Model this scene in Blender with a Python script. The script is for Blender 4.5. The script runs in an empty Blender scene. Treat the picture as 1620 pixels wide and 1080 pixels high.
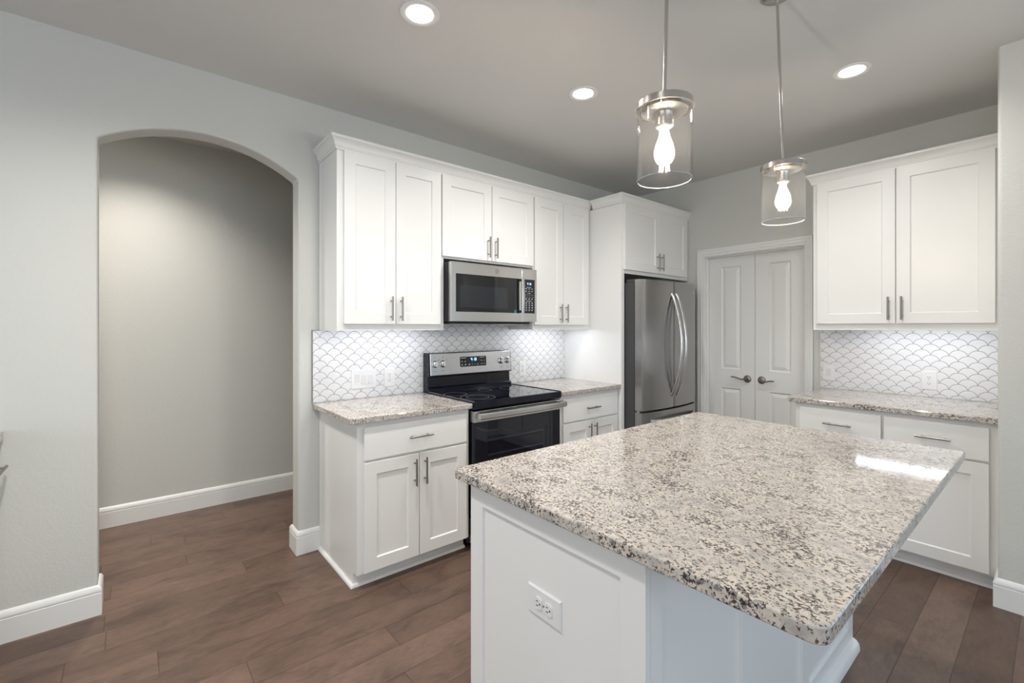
import bpy, bmesh, math, random
from mathutils import Vector, Matrix
random.seed(7)
PI = math.pi
sc = bpy.context.scene
COL = sc.collection

# ------------------------------------------------------------------ camera
CAM = Vector((2.949, 0.0, 1.373))
cd = bpy.data.cameras.new('camera')
cam = bpy.data.objects.new('camera', cd)
COL.objects.link(cam)
cam.location = CAM
cam.rotation_euler = (PI / 2, 0, math.radians(50.247))
cd.sensor_fit = 'HORIZONTAL'
cd.sensor_width = 36.0
cd.lens = 723.58 / 1620 * 36.0
cd.shift_y = -(540 - 517.16) / 1620
cd.clip_start = 0.02
sc.camera = cam

# ------------------------------------------------------------------ exposure, world, daylight
sc.view_settings.view_transform = 'Standard'
sc.view_settings.look = 'None'
sc.view_settings.gamma = 1.0
sc.view_settings.use_curve_mapping = False
sc.view_settings.exposure = 0.66
sc.cycles.max_bounces = 10
sc.cycles.diffuse_bounces = 6
sc.cycles.glossy_bounces = 5
sc.cycles.transparent_max_bounces = 16
sc.cycles.sample_clamp_indirect = 6.0
sc.cycles.use_denoising = True

w = bpy.data.worlds.new('world')
sc.world = w
w.use_nodes = True
w.node_tree.nodes['Background'].inputs[0].default_value = (0.90, 0.95, 1.0, 1)
w.node_tree.nodes['Background'].inputs[1].default_value = 1.2


def area(name, loc, rot, sx, sy, power, col, spread=180):
    l = bpy.data.lights.new(name, 'AREA')
    l.shape = 'RECTANGLE'
    l.size = sx
    l.size_y = sy
    l.energy = power
    l.color = col
    l.spread = math.radians(spread)
    o = bpy.data.objects.new(name, l)
    COL.objects.link(o)
    o.location = loc
    o.rotation_euler = rot
    return o


# daylight entering through unseen windows of the living area; the front one is added for fill
DAY_E = area('daylight_east', (6.9, 0.2, 1.45), (0, PI / 2, 0), 2.0, 4.4, 21, (0.68, 0.85, 1.0))
FILL_S = area('daylight_fill_front', (2.9, -4.9, 1.5), (PI / 2, 0, 0), 5.0, 2.0, 24, (0.90, 0.955, 1.0))  # added fill light from the front, no such source in view
DAY_N = area('daylight_patio', (4.75, 3.26, 1.25), (-PI / 2, 0, 0), 2.3, 1.9, 15, (0.48, 0.74, 1.0))

CAN_E = 12.0      # recessed ceiling lights: lens glow
CAN_W = 100.0      # and the light they throw
LED_E = 9.5      # under-cabinet strips
BULB_E = 650.0    # pendant filaments
HALL_W = 84.0     # lamp in the hallway


# ------------------------------------------------------------------ materials
def mat(name):
    m = bpy.data.materials.new(name)
    m.use_nodes = True
    nt = m.node_tree
    b = nt.nodes['Principled BSDF']
    return m, nt, b


def pmat(name, col, rough=0.5, metal=0.0, spec=0.5, coat=0.0):
    m, nt, b = mat(name)
    b.inputs['Base Color'].default_value = (*col, 1)
    b.inputs['Roughness'].default_value = rough
    b.inputs['Metallic'].default_value = metal
    b.inputs['Specular IOR Level'].default_value = spec
    b.inputs['Coat Weight'].default_value = coat
    return m


class NT:
    """small node helper"""
    def __init__(self, nt):
        self.nt = nt

    def n(self, typ, **kw):
        x = self.nt.nodes.new(typ)
        for k, v in kw.items():
            setattr(x, k, v)
        return x

    def l(self, a, b):
        self.nt.links.new(a, b)

    def m(self, op, a, b=None, c=None):
        x = self.n('ShaderNodeMath', operation=op)
        for i, v in enumerate((a, b, c)):
            if v is None:
                continue
            if isinstance(v, (int, float)):
                x.inputs[i].default_value = v
            else:
                self.l(v, x.inputs[i])
        return x.outputs[0]

    def noise(self, vec, scale, detail=2.0, rough=0.5, dist=0.0):
        x = self.n('ShaderNodeTexNoise')
        x.inputs['Scale'].default_value = scale
        x.inputs['Detail'].default_value = detail
        x.inputs['Roughness'].default_value = rough
        x.inputs['Distortion'].default_value = dist
        self.l(vec, x.inputs['Vector'])
        return x.outputs['Fac']

    def ramp(self, fac, stops):
        x = self.n('ShaderNodeValToRGB')
        e = x.color_ramp.elements
        while len(e) > 1:
            e.remove(e[-1])
        e[0].position = stops[0][0]
        e[0].color = (*stops[0][1], 1)
        for p, c in stops[1:]:
            q = e.new(p)
            q.color = (*c, 1)
        self.l(fac, x.inputs[0])
        return x.outputs[0]

    def mix(self, f, a, b, mode='MIX'):
        x = self.n('ShaderNodeMix', data_type='RGBA', blend_type=mode)
        for s, v in ((x.inputs[0], f), (x.inputs[6], a), (x.inputs[7], b)):
            if isinstance(v, tuple):
                s.default_value = (*v, 1)
            elif isinstance(v, (int, float)):
                s.default_value = v
            else:
                self.l(v, s)
        return x.outputs[2]

    def coord(self):
        return self.n('ShaderNodeTexCoord').outputs['Object']

    def bump(self, h, b, strength=0.3, dist=0.002):
        x = self.n('ShaderNodeBump')
        x.inputs['Strength'].default_value = strength
        x.inputs['Distance'].default_value = dist
        self.l(h, x.inputs['Height'])
        self.l(x.outputs[0], b.inputs['Normal'])


def paint(name, col, rough=0.6, tex=0.35, scale=130):
    m, nt, b = mat(name)
    k = NT(nt)
    c = k.coord()
    b.inputs['Base Color'].default_value = (*col, 1)
    b.inputs['Roughness'].default_value = rough
    b.inputs['Specular IOR Level'].default_value = 0.3
    h = k.noise(c, scale, 3.0, 0.55)
    h2 = k.noise(c, scale * 0.35, 2.0, 0.5)
    k.bump(k.m('ADD', h, k.m('MULTIPLY', h2, 0.8)), b, tex, 0.003)
    return m


M = {}
M['wall'] = paint('wall_paint', (0.59, 0.598, 0.572), 0.6, 0.32, 95)
M['ceil'] = paint('ceiling_paint', (0.67, 0.668, 0.66), 0.8, 0.14, 110)
M['cab'] = pmat('cabinet_white', (0.78, 0.785, 0.775), 0.32, 0, 0.5)
M['trim'] = pmat('trim_white', (0.78, 0.79, 0.78), 0.35, 0, 0.5)
M['door'] = pmat('door_white', (0.72, 0.73, 0.72), 0.4, 0, 0.5)
M['plastic'] = pmat('white_plastic', (0.76, 0.76, 0.76), 0.3, 0, 0.5)
M['rocker'] = pmat('rocker_plastic', (0.69, 0.685, 0.685), 0.35)
M['slot'] = pmat('dark_slot', (0.03, 0.03, 0.03), 0.6)
M['nickel'] = pmat('brushed_nickel', (0.30, 0.28, 0.265), 0.32, 1.0)
M['lever'] = pmat('satin_bronze_nickel', (0.27, 0.24, 0.22), 0.3, 1.0)
M['black'] = pmat('black_enamel', (0.003, 0.004, 0.010), 0.10, 0, 0.4)
M['blackm'] = pmat('black_plastic', (0.015, 0.015, 0.018), 0.45, 0, 0.4)
M['glassblack'] = pmat('black_ceramic_glass', (0.003, 0.004, 0.010), 0.03, 0, 0.5, 0.2)
M['chrome'] = pmat('polished_trim', (0.6, 0.6, 0.62), 0.12, 1.0)
M['gapdark'] = pmat('dark_gap', (0.02, 0.02, 0.02), 0.8)
M['shoe'] = M['trim']
M['screen'] = pmat('microwave_screen', (0.22, 0.24, 0.25), 0.5)
M['ring'] = pmat('burner_ring_print', (0.20, 0.21, 0.24), 0.3)
M['print'] = pmat('white_print', (0.65, 0.67, 0.70), 0.5)
M['printdark'] = pmat('dark_print', (0.08, 0.08, 0.09), 0.5)
M['teal'] = pmat('plain_teal', (0.015, 0.16, 0.16), 0.25)
M['rack'] = pmat('oven_rack_chrome', (0.75, 0.77, 0.80), 0.25, 1.0)
M['liner'] = pmat('oven_liner', (0.035, 0.04, 0.06), 0.35)
M['fridgeside'] = pmat('fridge_side_grey', (0.065, 0.065, 0.068), 0.42, 0.3)
M['metaltrim'] = pmat('tile_edge_trim', (0.30, 0.29, 0.28), 0.4, 1.0)
M['edge'] = pmat('seal_dark', (0.015, 0.015, 0.015), 0.5)


def steel(name, col, rough, axis):
    m, nt, b = mat(name)
    k = NT(nt)
    mp = k.n('ShaderNodeMapping')
    s = [900, 900, 900]
    s[axis] = 4
    mp.inputs['Scale'].default_value = s
    k.l(k.coord(), mp.inputs[0])
    f = k.noise(mp.outputs[0], 1.0, 2.0)
    b.inputs['Metallic'].default_value = 1.0
    k.l(k.mix(f, tuple(c * 0.96 for c in col), tuple(min(1, c * 1.04) for c in col)), b.inputs['Base Color'])
    k.l(k.m('MULTIPLY_ADD', f, 0.06, rough - 0.03), b.inputs['Roughness'])
    k.bump(f, b, 0.03, 0.0003)
    return m


M['steel'] = steel('stainless_steel', (0.62, 0.615, 0.61), 0.22, 1)
M['steelv'] = steel('stainless_steel_vertical_grain', (0.40, 0.395, 0.39), 0.26, 2)
M['steelh'] = steel('stainless_handle', (0.62, 0.61, 0.60), 0.24, 2)
M['cap'] = steel('brushed_nickel_cap', (0.58, 0.55, 0.52), 0.25, 2)


def emit(name, col, s):
    m = bpy.data.materials.new(name)
    m.use_nodes = True
    nt = m.node_tree
    nt.nodes.clear()
    e = nt.nodes.new('ShaderNodeEmission')
    e.inputs[0].default_value = (*col, 1)
    e.inputs[1].default_value = s
    o = nt.nodes.new('ShaderNodeOutputMaterial')
    nt.links.new(e.outputs[0], o.inputs[0])
    return m


M['canlens'] = emit('recessed_lens_glow', (1.0, 0.95, 0.88), CAN_E)
M['led'] = emit('led_strip_glow', (0.90, 0.93, 1.0), LED_E)
M['filament'] = emit('filament_glow', (1.0, 0.85, 0.66), BULB_E)
M['digits'] = emit('clock_digits', (0.25, 0.55, 1.0), 2.2)


def clear_glass(name, tint, gloss=1.0, ior=1.45, haze=0.0, glow_haze=0.0):
    m = bpy.data.materials.new(name)
    m.use_nodes = True
    nt = m.node_tree
    nt.nodes.clear()
    k = NT(nt)
    t = k.n('ShaderNodeBsdfTransparent')
    t.inputs[0].default_value = (*tint, 1)
    g = k.n('ShaderNodeBsdfGlossy')
    g.inputs['Roughness'].default_value = 0.02
    lw = k.n('ShaderNodeLayerWeight')
    lw.inputs[0].default_value = 0.5
    f0 = ((ior - 1) / (ior + 1)) ** 2
    sch = k.m('MULTIPLY_ADD', k.m('POWER', lw.outputs['Facing'], 5.0), 1 - f0, f0)
    f = k.m('MULTIPLY_ADD', sch, gloss, haze)
    mx = k.n('ShaderNodeMixShader')
    k.l(f, mx.inputs[0])
    base = t.outputs[0]
    if glow_haze:  # faint white scatter mixed in to imitate a milky glow on lit glass
        tr = k.n('ShaderNodeBsdfTranslucent')
        tr.inputs[0].default_value = (0.9, 0.9, 0.9, 1)
        df = k.n('ShaderNodeBsdfDiffuse')
        df.inputs[0].default_value = (0.9, 0.9, 0.9, 1)
        m1 = k.n('ShaderNodeMixShader')
        m1.inputs[0].default_value = 0.5
        k.l(tr.outputs[0], m1.inputs[1])
        k.l(df.outputs[0], m1.inputs[2])
        m2 = k.n('ShaderNodeMixShader')
        m2.inputs[0].default_value = glow_haze
        k.l(base, m2.inputs[1])
        k.l(m1.outputs[0], m2.inputs[2])
        base = m2.outputs[0]
    k.l(base, mx.inputs[1])
    k.l(g.outputs[0], mx.inputs[2])
    o = k.n('ShaderNodeOutputMaterial')
    k.l(mx.outputs[0], o.inputs[0])
    return m


M['shade'] = clear_glass('clear_shade_glass', (0.992, 0.994, 0.996), 1.0, 1.45, 0.0, 0.0016)
M['bulbglass'] = clear_glass('bulb_glass', (0.99, 0.985, 0.975), 0.8, 1.4, 0.0, 0.03)
M['ovenglass'] = clear_glass('smoked_oven_glass', (0.52, 0.54, 0.62), 0.9, 1.6, 0.01)
M['microglass'] = clear_glass('smoked_microwave_glass', (0.48, 0.50, 0.54), 1.0, 1.6, 0.01)


def make_floor():
    m, nt, b = mat('hand_scraped_wood_floor')
    k = NT(nt)
    sep = k.n('ShaderNodeSeparateXYZ')
    c = k.coord()
    k.l(c, sep.inputs[0])
    X, Y = sep.outputs[0], sep.outputs[1]
    W = 0.155
    xr = k.m('DIVIDE', k.m('ADD', X, 5.08), W)
    row = k.m('FLOOR', xr)
    xf = k.m('FRACT', xr)

    def wn(a, bb):
        cmb = k.n('ShaderNodeCombineXYZ')
        for i, v in enumerate((a, bb)):
            if isinstance(v, (int, float)):
                cmb.inputs[i].default_value = v
            else:
                k.l(v, cmb.inputs[i])
        x = k.n('ShaderNodeTexWhiteNoise', noise_dimensions='2D')
        k.l(cmb.outputs[0], x.inputs['Vector'])
        return x.outputs['Value']
    r1 = wn(row, 3.7)
    r2 = wn(row, 9.1)
    ln = k.m('MULTIPLY_ADD', r2, 0.55, 0.75)
    yr = k.m('DIVIDE', k.m('ADD', Y, k.m('MULTIPLY', r1, 7.0)), ln)
    cell = k.m('FLOOR', yr)
    yf = k.m('FRACT', yr)
    pid = wn(row, cell)
    pid2 = wn(k.m('ADD', row, 31.5), cell)
    # distance to plank borders in metres
    dx = k.m('MULTIPLY', k.m('MINIMUM', xf, k.m('SUBTRACT', 1.0, xf)), W)
    dy = k.m('MULTIPLY', k.m('MINIMUM', yf, k.m('SUBTRACT', 1.0, yf)), ln)
    d = k.m('MINIMUM', dx, dy)
    gap = k.n('ShaderNodeMapRange')
    gap.inputs['From Min'].default_value = 0.0005
    gap.inputs['From Max'].default_value = 0.0022
    k.l(d, gap.inputs['Value'])
    # grain: stretched along Y, shifted per plank
    cmb = k.n('ShaderNodeCombineXYZ')
    k.l(k.m('MULTIPLY', X, 13.0), cmb.inputs[0])
    k.l(k.m('ADD', k.m('MULTIPLY', Y, 4.2), k.m('MULTIPLY', pid, 37.0)), cmb.inputs[1])
    k.l(k.m('MULTIPLY', pid2, 19.0), cmb.inputs[2])
    g1 = k.noise(cmb.outputs[0], 0.8, 5.0, 0.65, 0.9)
    g2 = k.noise(cmb.outputs[0], 6.0, 3.0, 0.6, 0.2)
    big = k.noise(c, 3.2, 3.0, 0.6)
    base = k.ramp(pid, [(0.0, (0.104, 0.064, 0.047)), (0.5, (0.132, 0.083, 0.062)), (1.0, (0.166, 0.108, 0.081))])
    dark = k.ramp(g1, [(0.30, (0.62, 0.60, 0.60)), (0.50, (1.0, 1.0, 1.0)), (0.75, (1.14, 1.13, 1.11))])
    col = k.mix(1.0, base, dark, 'MULTIPLY')
    fine = k.ramp(g2, [(0.35, (0.88, 0.88, 0.88)), (0.65, (1.06, 1.06, 1.06))])
    col = k.mix(1.0, col, fine, 'MULTIPLY')
    kn = k.ramp(big, [(0.30, (0.72, 0.74, 0.76)), (0.50, (1.0, 1.0, 1.0))])
    col = k.mix(0.8, col, kn, 'MULTIPLY')
    col = k.mix(gap.outputs[0], k.mix(1.0, col, (0.45, 0.42, 0.40), 'MULTIPLY'), col)
    k.l(col, b.inputs['Base Color'])
    k.l(k.m('MULTIPLY_ADD', g1, 0.16, 0.30), b.inputs['Roughness'])
    b.inputs['Specular IOR Level'].default_value = 0.45
    h = k.m('ADD', k.m('MULTIPLY', g1, 0.35), k.m('MULTIPLY', gap.outputs[0], 0.9))
    k.bump(h, b, 0.35, 0.002)
    return m


M['floor'] = make_floor()


def make_granite():
    m, nt, b = mat('speckled_granite')
    k = NT(nt)
    c = k.coord()
    mp = k.n('ShaderNodeMapping')
    mp.inputs['Rotation'].default_value = (0.3, 0.2, 0.5)
    mp.inputs['Scale'].default_value = (1.0, 1.25, 1.0)
    k.l(c, mp.inputs[0])
    v = mp.outputs[0]
    cloud = k.noise(v, 9.0, 4.0, 0.6)
    mid = k.noise(v, 34.0, 4.0, 0.65)
    base = k.ramp(k.m('ADD', k.m('MULTIPLY', cloud, 0.55), k.m('MULTIPLY', mid, 0.45)),
                  [(0.38, (0.36, 0.35, 0.34)), (0.46, (0.49, 0.455, 0.415)), (0.56, (0.60, 0.55, 0.49))])
    g = k.noise(v, 88.0, 3.0, 0.6, 0.3)
    gm = k.ramp(k.m('ADD', g, k.m('MULTIPLY', k.m('SUBTRACT', cloud, 0.5), 0.5)),
                [(0.565, (0, 0, 0)), (0.60, (1, 1, 1))])
    col = k.mix(k.m('MULTIPLY', gm, 0.75), base, (0.115, 0.115, 0.12))
    off = k.n('ShaderNodeMapping')
    off.inputs['Location'].default_value = (3.1, 7.7, 1.3)
    k.l(v, off.inputs[0])
    s = k.noise(off.outputs[0], 145.0, 2.5, 0.55, 0.4)
    sm = k.ramp(k.m('ADD', s, k.m('MULTIPLY', k.m('SUBTRACT', cloud, 0.5), 0.42)),
                [(0.592, (0, 0, 0)), (0.615, (1, 1, 1))])
    col = k.mix(k.m('MULTIPLY', sm, 0.9), col, (0.018, 0.016, 0.018))
    off2 = k.n('ShaderNodeMapping')
    off2.inputs['Location'].default_value = (11.1, 2.7, 5.3)
    k.l(v, off2.inputs[0])
    r = k.noise(off2.outputs[0], 105.0, 2.0, 0.5, 0.3)
    rm = k.ramp(r, [(0.63, (0, 0, 0)), (0.65, (1, 1, 1))])
    col = k.mix(k.m('MULTIPLY', rm, 0.9), col, (0.085, 0.035, 0.028))
    k.l(col, b.inputs['Base Color'])
    b.inputs['Roughness'].default_value = 0.10
    b.inputs['Specular IOR Level'].default_value = 0.55
    k.l(k.m('MULTIPLY_ADD', mid, 0.08, 0.04), b.inputs['Roughness'])
    return m


M['granite'] = make_granite()


def make_tile(name, axis, u0, z0, P, S):
    """fish-scale tile: rows of upward circular arcs with grout lines; u runs along the wall.
    P = half the arc pitch, S = row height, (u0, z0) = the top of one arc (metres)"""
    rad = (S * S + P * P) / (2 * S)
    c = rad - S
    m, nt, b = mat(name)
    k = NT(nt)
    sep = k.n('ShaderNodeSeparateXYZ')
    k.l(k.coord(), sep.inputs[0])
    U = k.m('DIVIDE', k.m('SUBTRACT', sep.outputs[axis], u0), P)
    V = k.m('DIVIDE', k.m('SUBTRACT', sep.outputs[2], z0 - 41 * S), S)
    row = k.m('FLOOR', V)
    h = k.m('MULTIPLY', k.m('SUBTRACT', V, row), S)
    par = k.m('MODULO', row, 2.0)
    x = k.m('ADD', k.m('SUBTRACT', U, par), 401.0)
    d = k.m('ABSOLUTE', k.m('SUBTRACT', k.m('MODULO', x, 2.0), 1.0))

    def arcd(dd, hh):
        dm = k.m('MULTIPLY', dd, P)
        return k.m('ABSOLUTE', k.m('SUBTRACT', k.m('SQRT', k.m('ADD', k.m('MULTIPLY', dm, dm), k.m('MULTIPLY', hh, hh))), rad))
    dist = k.m('MINIMUM', arcd(d, k.m('ADD', h, c)), arcd(k.m('SUBTRACT', 1.0, d), k.m('ADD', h, c + S)))
    mr = k.n('ShaderNodeMapRange', interpolation_type='SMOOTHSTEP')
    mr.inputs['From Min'].default_value = 0.0006
    mr.inputs['From Max'].default_value = 0.0018
    k.l(dist, mr.inputs['Value'])
    fac = mr.outputs[0]
    k.l(k.mix(fac, (0.20, 0.165, 0.145), (0.74, 0.745, 0.755)), b.inputs['Base Color'])
    k.l(k.m('MULTIPLY_ADD', fac, -0.55, 0.8), b.inputs['Roughness'])
    mr2 = k.n('ShaderNodeMapRange', interpolation_type='SMOOTHSTEP')
    mr2.inputs['From Min'].default_value = 0.0005
    mr2.inputs['From Max'].default_value = 0.005
    k.l(dist, mr2.inputs['Value'])
    k.bump(mr2.outputs[0], b, 0.5, 0.0015)
    return m


M['tileL'] = make_tile('fan_tile_left', 1, 0.8958, 1.309, 0.04355, 0.0361)
M['tileR'] = make_tile('fan_tile_right', 0, 2.6546, 1.2575, 0.0444, 0.0366)


# ------------------------------------------------------------------ mesh helpers
class F:
    """a local frame: u along the face, v up, w out of the face"""
    def __init__(self, o, u, v, w):
        self.o, self.u, self.v, self.w = Vector(o), Vector(u), Vector(v), Vector(w)

    def p(self, a, b, c):
        return self.o + self.u * a + self.v * b + self.w * c


def FL(x):   # face looking +X (left wall units): u = y, v = z
    return F((x, 0, 0), (0, 1, 0), (0, 0, 1), (1, 0, 0))


def FB(y):   # face looking -Y (back wall units): u = x, v = z
    return F((0, y, 0), (1, 0, 0), (0, 0, 1), (0, -1, 0))


def FY(y):   # face looking +Y : u = -x
    return F((0, y, 0), (-1, 0, 0), (0, 0, 1), (0, 1, 0))


WORLD = F((0, 0, 0), (1, 0, 0), (0, 1, 0), (0, 0, 1))


class MB:
    def __init__(self):
        self.bm = bmesh.new()

    def faces(self, pts, fs):
        vs = [self.bm.verts.new(p) for p in pts]
        for f in fs:
            try:
                self.bm.faces.new([vs[i] for i in f])
            except ValueError:
                pass
        return vs

    def box(self, a0, a1, b0, b1, c0, c1, f=WORLD):
        p = [f.p(a, b, c) for a in (a0, a1) for b in (b0, b1) for c in (c0, c1)]
        self.faces(p, [(0, 1, 3, 2), (4, 6, 7, 5), (0, 4, 5, 1), (2, 3, 7, 6), (0, 2, 6, 4), (1, 5, 7, 3)])
        return self

    def prism(self, poly, c0, c1, f=WORLD, tri=False):
        """polygon in (u, v) extruded along w"""
        n = len(poly)
        lo = [self.bm.verts.new(f.p(a, b, c0)) for a, b in poly]
        hi = [self.bm.verts.new(f.p(a, b, c1)) for a, b in poly]
        fa = [self.bm.faces.new(hi), self.bm.faces.new(lo[::-1])]
        for i in range(n):
            j = (i + 1) % n
            self.bm.faces.new((lo[i], lo[j], hi[j], hi[i]))
        if tri:
            self.bm.normal_update()
            bmesh.ops.triangulate(self.bm, faces=fa, ngon_method='EAR_CLIP')
        return self

    def rings(self, rings, close=False, cap=True):
        R = [[self.bm.verts.new(p) for p in r] for r in rings]
        n = len(R[0])
        m = len(R)
        for i in range(m if close else m - 1):
            a, b = R[i], R[(i + 1) % m]
            for j in range(n):
                q = (j + 1) % n
                try:
                    self.bm.faces.new((a[j], a[q], b[q], b[j]))
                except ValueError:
                    pass
        if cap and not close:
            self.bm.faces.new(R[0][::-1])
            self.bm.faces.new(R[-1])
        return self

    def lathe(self, prof, c, axis=(0, 0, 1), seg=32, cap=True, closed=False):
        """profile of (radius, distance along axis)"""
        ax = Vector(axis).normalized()
        t = Vector((1, 0, 0)) if abs(ax.x) < 0.9 else Vector((0, 1, 0))
        e1 = (t - ax * t.dot(ax)).normalized()
        e2 = ax.cross(e1)
        c = Vector(c)
        rs = []
        for r, h in prof:
            rs.append([c + ax * h + (e1 * math.cos(2 * PI * k / seg) + e2 * math.sin(2 * PI * k / seg)) * max(r, 1e-5)
                       for k in range(seg)])
        return self.rings(rs, close=closed, cap=cap and not closed)

    def tube(self, path, r, seg=12, flat=None):
        """round (or elliptic: r=(a,b) with 'flat' = fixed side vector) tube along points"""
        P = [Vector(p) for p in path]
        rs = []
        prev = None
        for i, p in enumerate(P):
            d = (P[min(i + 1, len(P) - 1)] - P[max(i - 1, 0)]).normalized()
            if flat is not None:
                e1 = Vector(flat)
                e1 = (e1 - d * e1.dot(d)).normalized()
            else:
                t = prev if prev is not None else (Vector((0, 0, 1)) if abs(d.z) < 0.9 else Vector((1, 0, 0)))
                e1 = (t - d * t.dot(d)).normalized()
            prev = e1
            e2 = d.cross(e1)
            ra, rb = r if isinstance(r, tuple) else (r, r)
            rs.append([p + e1 * ra * math.cos(2 * PI * k / seg) + e2 * rb * math.sin(2 * PI * k / seg) for k in range(seg)])
        return self.rings(rs)

    def sweep(self, path, prof, closed=False):
        """moulding: XY path, outward = right of travel, prof = [(offset, z)]"""
        P = [Vector((p[0], p[1])) for p in path]
        n = len(P)
        rs = []
        for i in range(n):
            ns = []
            for a, b in ((i - 1, i), (i, i + 1)):
                if 0 <= a and b < n:
                    d = (P[b] - P[a]).normalized()
                    ns.append(Vector((d.y, -d.x)))
            m = ns[0] if len(ns) == 1 else (ns[0] + ns[1]) / (1 + ns[0].dot(ns[1]))
            rs.append([Vector((P[i].x + m.x * o, P[i].y + m.y * o, z)) for o, z in prof])
        return self.rings(rs)

    def shaker(self, f, u0, u1, v0, v1, w0=0.0, th=0.02, rail=0.066, rec=0.008, ch=0.004, tops=None):
        rt = rail if tops is None else tops[0]
        rb = rail if tops is None else tops[1]
        rl = rail if tops is None else tops[2]
        rr = rail if tops is None else tops[3]

        def rect(a, b, c, d, w):
            return [f.p(a, c, w), f.p(b, c, w), f.p(b, d, w), f.p(a, d, w)]
        w1 = w0 + th
        rs = [rect(u0, u1, v0, v1, w0), rect(u0, u1, v0, v1, w1),
              rect(u0 + rl, u1 - rr, v0 + rb, v1 - rt, w1),
              rect(u0 + rl + ch, u1 - rr - ch, v0 + rb + ch, v1 - rt - ch, w1 - rec)]
        return self.rings(rs)


def wloc(o):
    v = Vector((0, 0, 0))
    while o is not None:
        v = v + o.location
        o = o.parent
    return v


def obj(name, mb, m, parent=None, bevel=0.0, seg=2, smooth=None, origin=None):
    bm = mb.bm
    bmesh.ops.recalc_face_normals(bm, faces=bm.faces)
    if smooth is not None:
        for f in bm.faces:
            f.smooth = True
        lim = math.radians(smooth)
        for e in bm.edges:
            if len(e.link_faces) == 2 and e.calc_face_angle(0) > lim:
                e.smooth = False
    off = wloc(parent) if parent is not None else Vector(origin or (0, 0, 0))
    if off.length > 0:
        bmesh.ops.translate(bm, verts=bm.verts, vec=-off)
    me = bpy.data.meshes.new(name)
    bm.to_mesh(me)
    bm.free()
    me.materials.append(M[m] if isinstance(m, str) else m)
    o = bpy.data.objects.new(name, me)
    COL.objects.link(o)
    if parent is not None:
        o.parent = parent
    else:
        o.location = off
    if bevel:
        b = o.modifiers.new('bevel', 'BEVEL')
        b.width = bevel
        b.segments = seg
        b.limit_method = 'ANGLE'
        b.angle_limit = math.radians(40)
        b.harden_normals = False
    return o


def tag(o, label, cat, group=None):
    o['label'] = label
    o['category'] = cat
    if group:
        o['group'] = group
    return o


def thing(name, label, cat, loc, group=None):
    o = bpy.data.objects.new(name, None)
    o.empty_display_size = 0.1
    COL.objects.link(o)
    o.location = loc
    return tag(o, label, cat, group)


def struct(o):
    o['kind'] = 'structure'
    return o


# ------------------------------------------------------------------ room shell
ZC = 2.7485
YB = 4.115
XH = -1.236
E_X, S_Y = 7.0, -5.0     # far sides of the living area behind the photographer

struct(obj('floor', MB().box(XH - 0.1, E_X, S_Y, YB + 1.0, -0.06, 0.0), 'floor'))
struct(obj('ceiling', MB().box(XH - 0.1, E_X, S_Y, YB + 1.0, ZC, ZC + 0.08), 'ceil'))

# left wall with the arched opening
ARC = [(-0.124, 2.279), (-0.075, 2.312), (-0.02, 2.341), (0.05, 2.367), (0.122, 2.390), (0.20, 2.404), (0.292, 2.411),
       (0.39, 2.406), (0.484, 2.389), (0.56, 2.365), (0.629, 2.336), (0.70, 2.303), (0.774, 2.265)]


def smooth_arc(pts, n=28):
    # circular arc through the two springing points and the crown
    (x1, y1), (x2, y2) = pts[0], pts[-1]
    x3, y3 = 0.30, 2.4115
    a = x1 * (y2 - y3) - y1 * (x2 - x3) + x2 * y3 - x3 * y2
    bx = (x1 * x1 + y1 * y1) * (y3 - y2) + (x2 * x2 + y2 * y2) * (y1 - y3) + (x3 * x3 + y3 * y3) * (y2 - y1)
    by = (x1 * x1 + y1 * y1) * (x2 - x3) + (x2 * x2 + y2 * y2) * (x3 - x1) + (x3 * x3 + y3 * y3) * (x1 - x2)
    cx, cy = -bx / (2 * a), -by / (2 * a)
    r = math.hypot(x1 - cx, y1 - cy)
    t1, t2 = math.atan2(y1 - cy, x1 - cx), math.atan2(y2 - cy, x2 - cx)
    return [(cx + r * math.cos(t1 + (t2 - t1) * i / n), cy + r * math.sin(t1 + (t2 - t1) * i / n)) for i in range(n + 1)]


arc = smooth_arc(ARC)
mb = MB()
bm = mb.bm
fl = FL(0)
F_, B_ = {}, {}


def wv(key):
    if key not in F_:
        F_[key] = bm.verts.new(fl.p(key[0], key[1], 0))
        B_[key] = bm.verts.new(fl.p(key[0], key[1], -0.13))
    return key


def wface(keys):
    for k_ in keys:
        wv(k_)
    bm.faces.new([F_[q] for q in keys])
    bm.faces.new([B_[q] for q in keys][::-1])


ZT = ZC + 0.03
ya_, yb_ = arc[0][0], arc[-1][0]
wface([(S_Y, 0), (ya_, 0), arc[0], (ya_, ZT), (S_Y, ZT)])
wface([(yb_, 0), (YB, 0), (YB, ZT), (yb_, ZT), arc[-1]])
for i in range(len(arc) - 1):
    wface([arc[i], arc[i + 1], (arc[i + 1][0], ZT), (arc[i][0], ZT)])
rim = [(S_Y, 0), (ya_, 0)] + arc + [(yb_, 0), (YB, 0), (YB, ZT)] + [(p[0], ZT) for p in arc[::-1]] + [(S_Y, ZT)]
for i in range(len(rim)):
    p, q = rim[i], rim[(i + 1) % len(rim)]
    bm.faces.new((F_[p], B_[p], B_[q], F_[q]))
struct(obj('wall_left', mb, 'wall', bevel=0.012, seg=3))

# back wall with the pantry opening
DX0, DX1, DZ = 0.812, 1.646, 2.028
out = [(XH - 0.1, 0), (DX0, 0), (DX0, DZ), (DX1, DZ), (DX1, 0), (E_X, 0), (E_X, ZC), (XH - 0.1, ZC)]
struct(obj('wall_back', MB().prism(out, -0.13, 0.0, FB(YB), tri=True), 'wall'))
struct(obj('wall_hall', MB().box(XH - 0.1, XH, S_Y, YB, 0, ZC), 'wall'))
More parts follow.
